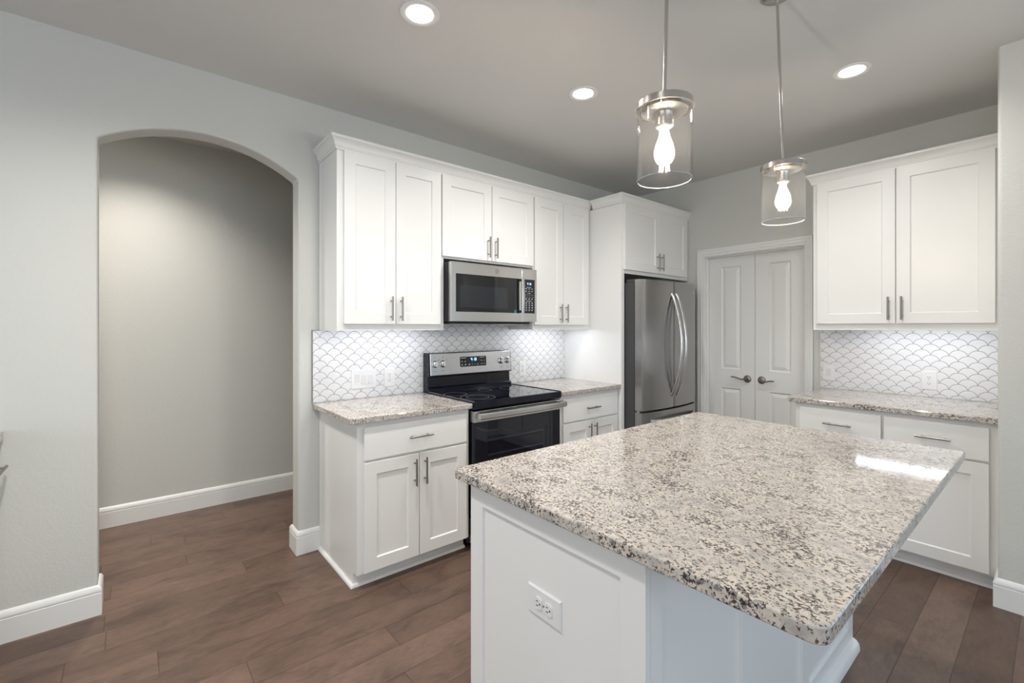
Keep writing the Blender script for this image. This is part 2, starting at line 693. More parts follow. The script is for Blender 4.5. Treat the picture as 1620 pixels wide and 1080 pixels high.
# right wall: a solid pier beside the alcove, then a patio window beyond the picture
PX0, PX1, PZ0, PZ1 = 3.55, 5.95, 0.25, 2.25
mb = MB()
bm = mb.bm
us_, vs_ = [2.747, PX0, PX1, E_X], [0, PZ0, PZ1, ZC + 0.03]
fr_ = [[bm.verts.new((a, 3.275, b)) for b in vs_] for a in us_]
bk_ = [[bm.verts.new((a, YB - 0.001, b)) for b in vs_] for a in us_]
for i in range(3):
    for j in range(3):
        if i == 1 and j == 1:
            continue
        bm.faces.new((fr_[i][j], fr_[i + 1][j], fr_[i + 1][j + 1], fr_[i][j + 1]))
        bm.faces.new((bk_[i][j], bk_[i][j + 1], bk_[i + 1][j + 1], bk_[i + 1][j]))
for a, b in (((1, 1), (2, 1)), ((2, 1), (2, 2)), ((2, 2), (1, 2)), ((1, 2), (1, 1))):
    bm.faces.new((fr_[a[0]][a[1]], fr_[b[0]][b[1]], bk_[b[0]][b[1]], bk_[a[0]][a[1]]))
rim = [(i, 0) for i in range(4)] + [(3, j) for j in (1, 2, 3)] + [(i, 3) for i in (2, 1, 0)] + [(0, 2), (0, 1)]
for i in range(len(rim)):
    a, b = rim[i], rim[(i + 1) % len(rim)]
    bm.faces.new((fr_[a[0]][a[1]], fr_[b[0]][b[1]], bk_[b[0]][b[1]], bk_[a[0]][a[1]]))
struct(obj('wall_right', mb, 'wall', bevel=0.014, seg=3))
mb = MB()
for a in (PX0, (PX0 + PX1) / 2 - 0.025, PX1 - 0.05):
    mb.box(a, a + 0.05, 3.30, 3.35, PZ0, PZ1)
mb.box(PX0 + 0.05, PX1 - 0.05, 3.30, 3.35, PZ0, PZ0 + 0.05).box(PX0 + 0.05, PX1 - 0.05, 3.30, 3.35, PZ1 - 0.05, PZ1)
struct(obj('window_3', mb, 'trim'))
# pantry behind the double door, closed off
struct(obj('wall_pantry', MB().box(0.4, 2.2, YB + 0.135, YB + 0.2, 0, ZC), 'wall'))


def window_wall(name, f, u0, u1, wu0, wu1, wv0, wv1, wname):
    mb = MB()
    mb.box(u0, wu0, 0, ZC, -0.12, 0, f).box(wu1, u1, 0, ZC, -0.12, 0, f)
    mb.box(wu0, wu1, 0, wv0, -0.12, 0, f).box(wu0, wu1, wv1, ZC, -0.12, 0, f)
    struct(obj(name, mb, 'wall'))
    mb = MB()
    t = 0.05
    mb.box(wu0, wu1, wv0, wv0 + t, -0.1, -0.04, f).box(wu0, wu1, wv1 - t, wv1, -0.1, -0.04, f)
    n = 3
    for i in range(n + 1):
        a = wu0 + (wu1 - wu0 - t) * i / n
        mb.box(a, a + t, wv0 + t, wv1 - t, -0.1, -0.04, f)
    struct(obj(wname, mb, 'trim'))


window_wall('wall_east', F((E_X, 0, 0), (0, -1, 0), (0, 0, 1), (-1, 0, 0)), -YB, -S_Y, -2.4, 2.0, 0.45, 2.45, 'window_1')
window_wall('wall_front', F((0, S_Y, 0), (-1, 0, 0), (0, 0, 1), (0, 1, 0)), -E_X, -XH, -5.4, -0.4, 0.5, 2.5, 'window_2')  # the front window is unseen, added to go with the fill light

BASE = [(0, 0), (0.015, 0), (0.015, 0.104), (0.0125, 0.106), (0.0125, 0.110), (0.015, 0.112), (0.015, 0.122), (0.010, 0.132),
        (0.006, 0.138), (0.0, 0.141)]
struct(obj('baseboard_left', MB().sweep([(0, -0.468), (0, -0.124), (-0.13, -0.124), (-0.13, -3.0)], BASE), 'trim', smooth=30))
struct(obj('baseboard_arch', MB().sweep([(-0.13, 4.0), (-0.13, 0.774), (0, 0.774), (0, 0.898)], BASE), 'trim', smooth=30))
struct(obj('baseboard_hall', MB().sweep([(XH, -4.5), (XH, YB - 0.02)], BASE), 'trim', smooth=30))
struct(obj('baseboard_right', MB().sweep([(2.747, 3.50), (2.747, 3.275), (6.8, 3.275)], BASE), 'trim', smooth=30))

# pantry door casing
mb = MB()
fb = FB(YB)
for a, b_ in ((DX0 - 0.064, DX0), (DX1, DX1 + 0.055)):
    mb.box(a, b_, 0, DZ + 0.064, 0, 0.010, fb)
ol = [(DX0 - 0.064, DX0 - 0.044, 0.018), (DX0 - 0.044, DX0 - 0.020, 0.014)]
for a, b_, t in ol:
    mb.box(a, b_, 0, DZ + 0.064, 0.0, t, fb)
mb.box(DX1 + 0.035, DX1 + 0.055, 0, DZ + 0.064, 0.0, 0.018, fb).box(DX1 + 0.016, DX1 + 0.036, 0, DZ + 0.064, 0, 0.014, fb)
mb.box(DX0 - 0.064, DX1 + 0.055, DZ + 0.044, DZ + 0.0645, 0, 0.0185, fb)
mb.box(DX0 - 0.044, DX1 + 0.036, DZ + 0.020, DZ + 0.045, 0, 0.0143, fb)
mb.box(DX0, DX1, DZ, DZ + 0.02, 0, 0.010, fb)
# jambs and stops in the opening
mb.box(DX0 - 0.001, DX0 + 0.008, 0, DZ, -0.128, 0.002, fb).box(DX1 - 0.008, DX1 + 0.001, 0, DZ, -0.128, 0.002, fb)
mb.box(DX0, DX1, DZ - 0.008, DZ + 0.001, -0.128, 0.002, fb)
mb.box(DX0 + 0.008, DX0 + 0.018, 0, DZ - 0.008, -0.064, -0.030, fb).box(DX1 - 0.018, DX1 - 0.008, 0, DZ - 0.008, -0.064, -0.030, fb)
mb.box(DX0 + 0.008, DX1 - 0.008, DZ - 0.018, DZ - 0.008, -0.064, -0.030, fb)
struct(obj('trim_1', mb, 'trim', bevel=0.003))


# pantry door leaves
def raised_panel(mb, f, u0, u1, v0, v1, w):
    def rect(i, ww):
        return [f.p(u0 + i, v0 + i, ww), f.p(u1 - i, v0 + i, ww), f.p(u1 - i, v1 - i, ww), f.p(u0 + i, v1 - i, ww)]
    return [rect(0, w), rect(0.010, w - 0.009), rect(0.016, w - 0.009), rect(0.042, w - 0.001)]


def leaf(name, u0, u1, pu0, pu1, handle_u, lever_dir):
    yb = YB + 0.066     # front face of the leaf
    f = FB(yb)
    mb = MB()
    bm = mb.bm
    z0, z1 = 0.012, DZ - 0.011
    pans = [(0.20, 0.820), (0.993, 1.923)]
    th = 0.035
    us = [u0, pu0, pu1, u1]
    vs = [z0, pans[0][0], pans[0][1], pans[1][0], pans[1][1], z1]
    grid = [[bm.verts.new(f.p(a, b, 0)) for b in vs] for a in us]
    for i in range(3):
        for j in range(5):
            if i == 1 and j in (1, 3):
                continue
            bm.faces.new((grid[i][j], grid[i + 1][j], grid[i + 1][j + 1], grid[i][j + 1]))
    for j in (1, 3):
        outer = [grid[1][j], grid[2][j], grid[2][j + 1], grid[1][j + 1]]
        prev = outer
        for r in raised_panel(mb, f, pu0, pu1, vs[j], vs[j + 1], 0)[1:]:
            cur = [bm.verts.new(p) for p in r]
            for q in range(4):
                bm.faces.new((prev[q], prev[(q + 1) % 4], cur[(q + 1) % 4], cur[q]))
            prev = cur
        bm.faces.new(prev)
    # edges and back
    b = [bm.verts.new(f.p(a, c, -th)) for a, c in ((u0, z0), (u1, z0), (u1, z1), (u0, z1))]
    bm.faces.new(b[::-1])
    left = [grid[0][j] for j in range(6)]
    right = [grid[3][j] for j in range(6)]
    bot = [grid[i][0] for i in range(4)]
    top = [grid[i][5] for i in range(4)]
    bm.faces.new(left + [b[3], b[0]])
    bm.faces.new(right[::-1] + [b[1], b[2]])
    bm.faces.new(bot[::-1] + [b[0], b[1]])
    bm.faces.new(top + [b[2], b[3]])
    d = struct(obj(name, mb, 'door'))
    hz = 0.915
    h = MB()
    h.lathe([(0.0, 0.0), (0.032, 0.0), (0.033, 0.004), (0.029, 0.010), (0.018, 0.013), (0.0125, 0.014), (0.0115, 0.040), (0.0, 0.040)],
            (handle_u, yb, hz), (0, -1, 0), 28)
    s = lever_dir
    y = yb - 0.046
    pts = [(0.004, 0.0), (-0.012, 0.001), (-0.03, -0.003), (-0.055, 0.001), (-0.08, 0.010), (-0.105, 0.014), (-0.122, 0.0125)] if s < 0 else \
          [(-0.004, 0.0), (0.012, -0.001), (0.03, -0.007), (0.055, -0.006), (0.075, 0.000), (0.095, 0.003), (0.112, 0.001)]
    path = [(handle_u + a, y, hz + c) for a, c in pts]
    h.tube(path, (0.0062, 0.0085), 12, flat=(0, 0, 1))
    obj('lever_handle', h, 'lever', d, smooth=40)
    return d


leaf('door_1', DX0 + 0.010, 1.2355, 0.941, 1.1175, 1.174, -1)
leaf('door_2', 1.2385, DX1 - 0.010, 1.354, 1.521, 1.293, 1)


# ------------------------------------------------------------------ cabinets
def pull(f, u, v, vertical, parent, w0=0.02, length=0.148):
    mb = MB()
    h = length / 2
    so = 0.030
    if vertical:
        mb.tube([f.p(u, v - h, w0 + so), f.p(u, v + h, w0 + so)], 0.0058, 14)
        for s in (-0.048, 0.048):
            mb.tube([f.p(u, v + s, w0 - 0.001), f.p(u, v + s, w0 + so)], 0.0045, 10)
    else:
        mb.tube([f.p(u - h, v, w0 + so), f.p(u + h, v, w0 + so)], 0.0058, 14)
        for s in (-0.048, 0.048):
            mb.tube([f.p(u + s, v, w0 - 0.001), f.p(u + s, v, w0 + so)], 0.0045, 10)
    return obj('handle', mb, 'nickel', parent, smooth=40)


def door(f, u0, u1, v0, v1, parent, hu=None, hv=None, vertical=True):
    d = obj('door', MB().shaker(f, u0, u1, v0, v1, 0.0005), 'cab', parent, bevel=0.0012)
    if hu is not None:
        pull(f, hu, hv, vertical, d)
    return d


def drawer(f, u0, u1, v0, v1, parent, hu, hv, length=0.148):
    d = obj('drawer', MB().box(u0, u1, v0, v1, 0.0005, 0.02, f), 'cab', parent, bevel=0.0015)
    pull(f, hu, hv, False, d, length=length)
    return d


SHOE = [(0, 0), (0.016, 0), (0.0155, 0.006), (0.013, 0.0115), (0.0085, 0.015), (0.002, 0.018), (0, 0.018)]

# --- base cabinet left of the range
FXL = 0.6096
y0, y1 = 0.8987, 1.597
c = thing('base_cabinet', 'white base cabinet with one drawer and two doors, left of the range', 'cabinet', (0.3, 1.25, 0))
mb = MB()
mb.box(0.002, FXL - 0.019, y0, y1, 0.078, 0.872)
mb.box(0.002, 0.553, y0, y1, 0.0, 0.079)
mb.box(FXL - 0.020, FXL, y0, y1, 0.078, 0.873)
mb.box(0.002, 0.022, y0 - 0.004, y0 + 0.01, 0.018, 0.872)
obj('body', mb, 'cab', c, bevel=0.0012)
f = FL(FXL)
drawer(f, 0.932, 1.571, 0.676, 0.848, c, 1.2515, 0.763)
door(f, 0.932, 1.2475, 0.088, 0.662, c, 1.218, 0.565)
door(f, 1.2525, 1.571, 0.088, 0.662, c, 1.282, 0.565)
obj('shoe_moulding', MB().sweep([(0.016, y0), (0.553, y0), (0.553, y1)], SHOE), 'trim', c, smooth=40)

# --- base cabinet right of the range
y0b, y1b = 2.398, 3.074
c = thing('base_cabinet', 'white base cabinet between the range and the refrigerator panel', 'cabinet', (0.3, 2.73, 0))
mb = MB()
mb.box(0.002, FXL - 0.019, y0b, y1b, 0.078, 0.872).box(0.002, 0.553, y0b, y1b, 0, 0.079).box(FXL - 0.02, FXL, y0b, y1b, 0.078, 0.873)
obj('body', mb, 'cab', c, bevel=0.0012)
drawer(f, 2.417, 3.052, 0.672, 0.845, c, 2.728, 0.757)
door(f, 2.417, 2.731, 0.088, 0.659, c, 2.695, 0.563)
door(f, 2.736, 3.052, 0.088, 0.659, c, 2.759, 0.563)
obj('shoe_moulding', MB().sweep([(0.553, y0b), (0.553, y1b)], SHOE), 'trim', c, smooth=40)

# --- base cabinet on the back wall
YF = 3.43
XR0, XR1 = 1.805, 2.746
c = thing('base_cabinet', 'wide white base cabinet under the right counter with two drawers over two doors', 'cabinet', (2.28, 3.77, 0))
mb = MB()
mb.box(XR0, XR1, YF + 0.019, YB - 0.002, 0.078, 0.872).box(XR0, XR1, YF, YF + 0.02, 0.078, 0.873).box(XR0, XR1, 3.485, YB - 0.002, 0, 0.079)
obj('body', mb, 'cab', c, bevel=0.0012)
f = FB(YF)
drawer(f, 1.835, 2.263, 0.674, 0.848, c, 2.049, 0.763)
drawer(f, 2.277, 2.708, 0.674, 0.848, c, 2.493, 0.763)
door(f, 1.835, 2.263, 0.092, 0.661, c, 2.232, 0.565)
door(f, 2.277, 2.708, 0.092, 0.661, c, 2.308, 0.565)
obj('shoe_moulding', MB().sweep([(XR0, YB - 0.003), (XR0, 3.485), (2.731, 3.485)], SHOE), 'trim', c, smooth=40)

# --- base cabinet at the left edge of the picture (faces the range run)
c = thing('base_cabinet', 'base cabinet at the left picture edge, only its drawer handle showing', 'cabinet', (0.4, -0.78, 0))
mb = MB()
mb.box(0.016, 0.9, -1.06, -0.487, 0.078, 0.875).box(0.016, 0.9, -1.06, -0.54, 0, 0.079).box(0.002, 0.9, -0.488, -0.466, 0.142, 0.876)
obj('body', mb, 'cab', c, bevel=0.0012)
f = FY(-0.466)
drawer(f, -0.33, -0.02, 0.676, 0.848, c, -0.104, 0.771, 0.148)
door(f, -0.33, -0.02, 0.15, 0.662, c)
drawer(f, -0.87, -0.345, 0.676, 0.848, c, -0.6, 0.771)
door(f, -0.87, -0.345, 0.15, 0.662, c)


# --- wall cabinets
ZU0, ZU1 = 1.352, 2.400
FXU = 0.3062
f = FL(FXU)


def upper(label, ya, yb_, zb, doors, hs, zd0):
    c = thing('wall_cabinet', label, 'cabinet', (0.15, (ya + yb_) / 2, zb))
    mb = MB()
    mb.box(0.002, FXU - 0.018, ya, yb_, zb + 0.018, ZU1)
    mb.box(0.002, FXU - 0.018, ya, ya + 0.016, zb, zb + 0.02).box(0.002, FXU - 0.018, yb_ - 0.016, yb_, zb, zb + 0.02)
    mb.box(FXU - 0.019, FXU, ya, yb_, zb, ZU1)
    if ya < 1:
        mb.box(0.002, 0.022, ya - 0.004, ya + 0.01, zb, ZU1)
    obj('body', mb, 'cab', c, bevel=0.0012)
    for (a, b), h in zip(doors, hs):
        door(f, a, b, zd0, 2.386, c, h, zd0 + 0.094)
    return c


upper('tall white wall cabinet left of the microwave, nearest the arch', 0.8987, 1.603, ZU0, [(0.935, 1.2495), (1.2535, 1.573)], (1.218, 1.283), 1.391)
upper('short white wall cabinet mounted directly above the microwave', 1.605, 2.407, 1.832, [(1.584, 1.9915), (1.9965, 2.399)], (1.958, 2.025), 1.846)
upper('narrow white wall cabinet right of the microwave, beside the refrigerator panel', 2.409, 3.073, ZU0, [(2.413, 2.7305), (2.736, 3.045)], (2.691, 2.760), 1.391)

# --- cabinet above the refrigerator with its full-height side panel
FXF = 0.646
c = thing('wall_cabinet', 'deep white cabinet above the refrigerator', 'cabinet', (0.32, 3.6, 1.815))
mb = MB()
mb.box(0.002, FXF - 0.018, 3.118, YB - 0.002, 1.833, ZU1).box(FXF - 0.019, FXF, 3.118, YB - 0.002, 1.815, ZU1)
obj('body', mb, 'cab', c, bevel=0.0012)
f = FL(FXF)
door(f, 3.102, 3.604, 1.845, 2.391, c, 3.561, 1.941)
door(f, 3.609, 4.068, 1.845, 2.391, c, 3.626, 1.941)
tag(obj('refrigerator_surround', MB().box(0.002, FXF, 3.076, 3.117, 0, ZU1 - 0.013), 'cab', bevel=0.0015, origin=(0.32, 3.096, 0)),
    'tall plain white side panel standing left of the refrigerator', 'panel')

# --- wall cabinet on the back wall
YU = 3.77
c = thing('wall_cabinet', 'wide white two door wall cabinet above the right counter', 'cabinet', (2.28, 3.94, ZU0))
mb = MB()
mb.box(XR0, XR1, YU + 0.018, YB - 0.002, ZU0 + 0.018, ZU1).box(XR0, XR1, YU, YU + 0.019, ZU0, ZU1)
mb.box(XR0, XR0 + 0.016, YU + 0.018, YB - 0.002, ZU0, ZU0 + 0.02).box(XR1 - 0.016, XR1, YU + 0.018, YB - 0.002, ZU0, ZU0 + 0.02)
obj('body', mb, 'cab', c, bevel=0.0012)
f = FB(YU)
door(f, 1.833, 2.2675, 1.396, 2.386, c, 2.236, 1.493)
door(f, 2.2745, 2.709, 1.396, 2.386, c, 2.302, 1.493)

# --- crown mouldings
CROWN = [(0.0, 2.388), (0.0085, 2.388), (0.0085, 2.398), (0.0125, 2.400), (0.0125, 2.406), (0.016, 2.410), (0.020, 2.424), (0.028, 2.437),
         (0.037, 2.444), (0.041, 2.446), (0.041, 2.453), (0.044, 2.455), (0.044, 2.460), (0.0, 2.460)]
o = obj('crown_moulding', MB().sweep([(0.003, 0.8987), (FXU, 0.8987), (FXU, 3.075)], CROWN), 'cab', smooth=25)
tag(o, 'white crown moulding along the tops of the three cabinets over the range', 'crown moulding')
o = obj('crown_moulding', MB().sweep([(0.352, 3.076), (FXF, 3.076), (FXF, YB - 0.002)], CROWN), 'cab', smooth=25)
tag(o, 'white crown moulding above the refrigerator cabinet', 'crown moulding')
o = obj('crown_moulding', MB().sweep([(XR0, YB - 0.002), (XR0, YU), (2.746, YU)], CROWN), 'cab', smooth=25)
tag(o, 'white crown moulding on the right wall cabinet beside the pantry door', 'crown moulding')


# ------------------------------------------------------------------ worktops
def rrect(x0, x1, ya, yb_, radii):
    """corner radii in order (x0,ya),(x1,ya),(x1,yb),(x0,yb)"""
    cs = [(x0, ya, PI, radii[0], 1, 1), (x1, ya, 1.5 * PI, radii[1], -1, 1), (x1, yb_, 0, radii[2], -1, -1), (x0, yb_, 0.5 * PI, radii[3], 1, -1)]
    pts = []
    for x, y, a0, r, sx, sy in cs:
        if r <= 0:
            pts.append((x, y))
            continue
        for i in range(7):
            a = a0 + PI / 2 * i / 6
            pts.append((x + sx * r + r * math.cos(a), y + sy * r + r * math.sin(a)))
    return pts


def slab(pts, z0, z1, label, org):
    o = obj('countertop', MB().prism(pts, z0, z1), 'granite', bevel=0.004, origin=org)
    return tag(o, label, 'countertop')


CT0, CT1 = 0.8745, 0.905
slab(rrect(0.011, 0.6474, 0.852, 1.602, (0, 0.025, 0.004, 0)), CT0, CT1, 'speckled granite countertop left of the range, on the end cabinet', (0, 0.5, 0))
slab(rrect(0.011, 0.6474, 2.392, 3.075, (0, 0.004, 0, 0)), CT0, CT1, 'short speckled granite countertop between range and refrigerator panel', (0, 0, 0))
slab(rrect(1.772, 2.7465, 3.391, YB - 0.011, (0.006, 0, 0, 0)), CT0, CT1, 'speckled granite countertop in the alcove right of the pantry door', (0.4, 0.2, 0))
slab(rrect(0.001, 0.95, -1.09, -0.43, (0, 0, 0.01, 0)), 0.877, 0.92, 'sliver of granite countertop at the left picture edge', (0.1, 0.3, 0))
slab(rrect(1.663, 2.718, 0.819, 2.408, (0.012, 0.028, 0.012, 0.012)), CT0 + 0.0003, CT1 + 0.001, 'large speckled granite island top in the foreground', (0.7, 0.9, 0))

# ------------------------------------------------------------------ backsplashes
o = obj('backsplash', MB().prism([(0.855, 0.906), (3.075, 0.906), (3.075, 1.351), (2.406, 1.351), (2.406, 1.42), (1.606, 1.42), (1.606, 1.351), (0.855, 1.351)],
                                 0.0005, 0.010, FL(0)), 'tileL')
tag(o, 'white fan-shaped tile backsplash behind the range', 'backsplash')
obj('edge_trim', MB().box(0.0005, 0.012, 0.851, 0.855, 0.906, 1.354).box(0.0005, 0.012, 0.851, 0.8985, 1.351, 1.355), 'metaltrim', o)
o = obj('backsplash', MB().box(1.751, 2.7465, 0.906, 1.351, 0.0005, 0.010, FB(YB)), 'tileR')
tag(o, 'white fan-shaped tile backsplash above the right counter', 'backsplash')


# ------------------------------------------------------------------ outlets and switches
def receptacle(f, u, v, parent, rot=False):
    mb = MB()
    pts = []
    n = 28
    for i in range(n):
        a = 2 * PI * i / n
        x, y = 0.0172 * math.cos(a), 0.0172 * math.sin(a)
        y = max(-0.0135, min(0.0135, y))
        pts.append((u + (y if rot else x), v + (x if rot else y)))
    mb.prism(pts, 0.004, 0.0085, f)
    r = obj('receptacle', mb, 'plastic', parent, bevel=0.0006)
    sl = MB()
    for (a, b, hw, hh) in ((-0.006, 0.003, 0.0012, 0.0042), (0.006, 0.003, 0.0012, 0.0035), (0.0, -0.007, 0.0024, 0.0022)):
        if rot:
            sl.box(u - b - hh, u - b + hh, v + a - hw, v + a + hw, 0.0083, 0.0088, f)
        else:
            sl.box(u + a - hw, u + a + hw, v + b - hh, v + b + hh, 0.0083, 0.0088, f)
    obj('slots', sl, 'slot', r)


def plate(name, f, u0, u1, v0, v1, label, cat, w=0.0):
    f2 = F(f.p(0, 0, w), f.u, f.v, f.w)
    t = thing(name, label, cat, f2.p((u0 + u1) / 2, v0, 0))
    mb = MB()
    b = 0.004

    def rect(i, ww):
        return [f2.p(u0 + i, v0 + i, ww), f2.p(u1 - i, v0 + i, ww), f2.p(u1 - i, v1 - i, ww), f2.p(u0 + i, v1 - i, ww)]
    mb.rings([rect(0, 0.0002), rect(0, 0.002), rect(b, 0.0055)])
    obj('plate', mb, 'plastic', t)
    return t, f2


def outlet(f, u0, u1, v0, v1, label, w=0.0, rot=False):
    t, f2 = plate('wall_outlet', f, u0, u1, v0, v1, label, 'outlet', w)
    uc, vc = (u0 + u1) / 2, (v0 + v1) / 2
    for s in (-0.0195, 0.0195):
        receptacle(f2, uc + (s if rot else 0), vc + (0 if rot else s), t, rot)
    obj('screw', MB().lathe([(0, 0.004), (0.003, 0.004), (0.003, 0.0062), (0, 0.0066)], f2.p(uc, vc, 0), tuple(f2.w), 12), 'chrome', t)


def switch(f, u0, u1, v0, v1, label, n, ups, w=0.0):
    t, f2 = plate('light_switch', f, u0, u1, v0, v1, label, 'light switch', w)
    uc, vc = (u0 + u1) / 2, (v0 + v1) / 2
    for i in range(n):
        u = uc + (i - (n - 1) / 2) * 0.046
        mb = MB()
        a, b, hh = u - 0.0165, u + 0.0165, 0.0335
        mb.box(a, b, vc - hh, vc + hh, 0.004, 0.0062, f2)
        obj('switch_bezel', mb, 'plastic', t, bevel=0.0005)
        up = ups[i]
        z1, z2 = (0.0098, 0.0058) if up else (0.0058, 0.0098)
        p = [(vc - hh + 0.002, 0.0050), (vc + hh - 0.002, 0.0050), (vc + hh - 0.002, z1), (vc, 0.0072), (vc - hh + 0.002, z2)]
        m2 = MB()
        fr = F(f2.p(u - 0.0148, 0, 0), f2.v, f2.w, f2.u)
        m2.prism(p, 0, 0.0296, fr)
        obj('rocker', m2, 'rocker', t, bevel=0.0004)


switch(FL(0), 1.090, 1.260, 0.969, 1.095, 'three-gang white switch plate on the tile left of the range', 3, (True, False, False), 0.010)
outlet(FL(0), 1.315, 1.393, 0.966, 1.095, 'white outlet on the tile just right of the three-gang switch', 0.010)
outlet(FL(0), 2.520, 2.598, 0.958, 1.086, 'white outlet on the tile right of the range', 0.010)
switch(FB(YB), 1.768, 1.846, 0.964, 1.086, 'single white rocker switch on the right backsplash by the pantry door', 1, (True,), 0.010)
outlet(FB(YB), 2.341, 2.422, 0.953, 1.080, 'white outlet in the middle of the right backsplash', 0.010)


# ------------------------------------------------------------------ recessed lights, under-cabinet lights
def can(x, y, label, watts=None, col=(1.0, 0.965, 0.92), cone=156):
    t = thing('recessed_light', label, 'ceiling light', (x, y, ZC - 0.004), 'recessed ceiling lights')
    mb = MB()
    mb.lathe([(0.058, 0.012), (0.058, 0.002), (0.062, -0.001), (0.078, -0.003), (0.086, 0.0), (0.086, 0.0035), (0.08, 0.0035), (0.066, 0.012)],
             (x, y, ZC - 0.004), (0, 0, 1), 48, closed=True)
    obj('trim_ring', mb, 'plastic', t, smooth=40)
    obj('lens', MB().lathe([(0.0, 0.0016), (0.0585, 0.0016), (0.0585, 0.0025), (0.0, 0.0025)], (x, y, ZC - 0.004), (0, 0, 1), 40), 'canlens', t)
    l = bpy.data.lights.new('can_lamp', 'SPOT')
    l.energy = CAN_W if watts is None else watts
    l.color = col
    l.spot_size = math.radians(cone)
    l.spot_blend = 1.0
    l.shadow_soft_size = 0.05
    o = bpy.data.objects.new('can_lamp', l)
    COL.objects.link(o)
    o.parent = t
    o.location = (0, 0, -0.006)
    return t


can(1.147, 0.973, 'round recessed ceiling light above the range run, nearest the camera', 42)
can(1.146, 2.045, 'round recessed ceiling light between the left light and the pendants', 64)
can(2.228, 2.974, 'round recessed ceiling light right of the pendants, near the back wall', 46)
can(2.7, -0.25, 'round recessed ceiling light behind the camera over the dining side', 30)
can(1.15, -0.12, 'round recessed ceiling light above the arch side, just out of the picture')
can(4.6, -2.0, 'unseen recessed ceiling light added far right in the living area for fill')  # unseen lamp added to brighten the room


def led(f, u0, u1, w0, w1, z, label):
    a = f.p(u0, 0, w0)
    t = thing('under_cabinet_light', label, 'under-cabinet light', f.p((u0 + u1) / 2, z, (w0 + w1) / 2), 'under-cabinet lights')
    obj('housing', MB().box(u0, u1, z + 0.0065, z + 0.0095, w0, w1, f), 'plastic', t)
    obj('diffuser', MB().box(u0 + 0.01, u1 - 0.01, z - 0.0065, z + 0.0067, w0 + 0.006, w1 - 0.006, f), 'led', t)


led(FL(0), 0.95, 1.57, 0.19, 0.25, 1.360, 'glowing light strip under the wall cabinet left of the microwave')
led(FL(0), 2.46, 2.97, 0.19, 0.25, 1.360, 'glowing light strip under the cabinet beside the refrigerator panel')
led(FB(YB), 2.03, 2.66, 0.225, 0.285, 1.360, 'glowing light strip under the right wall cabinet')


# ------------------------------------------------------------------ pendant lights
def pendant(ax, ay, z_cap, z_bot, canopy, label):
    t = thing('pendant_light', label, 'pendant light', (ax, ay, z_bot), 'pendant lights over the island')
    c = (ax, ay, 0)
    h = 0.026
    # metal cap: stepped rim disc, inner plate
    mb = MB().lathe([(0.0, z_cap + 0.006), (0.012, z_cap + 0.006), (0.014, z_cap + 0.0005), (0.070, z_cap), (0.0725, z_cap - 0.003),
                     (0.080, z_cap - 0.004), (0.0825, z_cap - 0.007), (0.0835, z_cap - h), (0.0815, z_cap - h - 0.001), (0.0805, z_cap - h + 0.004),
                     (0.0, z_cap - h + 0.006)], c, (0, 0, 1), 56)
    obj('cap', mb, 'cap', t, smooth=30)
    mb = MB().lathe([(0.0, z_cap - h + 0.006), (0.066, z_cap - h + 0.006), (0.067, z_cap - h - 0.004), (0.060, z_cap - h - 0.008), (0.026, z_cap - h - 0.010),
                     (0.0255, z_cap - h - 0.013), (0.0255, z_cap - h - 0.048), (0.022, z_cap - h - 0.052), (0.0, z_cap - h - 0.046)], c, (0, 0, 1), 48)
    obj('socket', mb, 'cap', t, smooth=30)
    # glass cylinder shade, open below
    r = 0.079
    zt = z_cap - h + 0.010
    mb = MB().lathe([(r, zt), (r, z_bot + 0.001), (r - 0.0012, z_bot), (r - 0.0028, z_bot + 0.001), (r - 0.0028, zt)], c, (0, 0, 1), 72, closed=True)
    obj('glass_shade', mb, 'shade', t, smooth=40)
    mb = MB().lathe([(r + 0.0003, z_bot + 0.0018), (r + 0.0003, z_bot - 0.0004), (r - 0.0032, z_bot - 0.0004), (r - 0.0032, z_bot + 0.0018)], c, (0, 0, 1), 72, closed=True)
    obj('glass_rim', mb, 'rimglass', t, smooth=40)
    # bulb
    zs = z_cap - h - 0.046
    prof = [(0.0125, 0.0), (0.0135, -0.018), (0.019, -0.040), (0.027, -0.062), (0.0305, -0.080), (0.0285, -0.097), (0.021, -0.111), (0.010, -0.119), (0.0, -0.121)]
    b = obj('bulb', MB().lathe([(q, zs + z) for q, z in prof], c, (0, 0, 1), 32), 'bulbglass', t, smooth=60)
    mb = MB()
    n = 6
    for i in range(n):
        a0 = 2 * PI * i / n
        a1 = 2 * PI * (i + 0.5) / n
        mb.tube([(ax + 0.007 * math.cos(a0), ay + 0.007 * math.sin(a0), zs - 0.022), (ax + 0.015 * math.cos(a1), ay + 0.015 * math.sin(a1), zs - 0.086)], 0.002, 6)
    obj('filament', mb, 'filament', b)
    # rod and canopy
    cx, cy = canopy
    obj('rod', MB().tube([(ax, ay, z_cap + 0.002), (cx, cy, ZC - 0.02)], 0.0055, 14), 'cap', t, smooth=40)
    obj('canopy', MB().lathe([(0.0, ZC - 0.0005), (0.064, ZC - 0.0005), (0.065, ZC - 0.004), (0.063, ZC - 0.013), (0.055, ZC - 0.018), (0.012, ZC - 0.021), (0.0, ZC - 0.021)],
                              (cx, cy, 0), (0, 0, 1), 48), 'cap', t, smooth=30)


M['rimglass'] = pmat('ground_glass_rim', (0.42, 0.43, 0.44), 0.3, 0, 0.6)
pendant(2.189, 1.224, 2.046, 1.810, (2.200, 1.236), 'clear glass cylinder pendant nearest the camera, larger of the two in view')
pendant(2.216, 2.059, 2.044, 1.807, (2.2005, 2.040), 'clear glass cylinder pendant farther back, in front of the pantry wall')

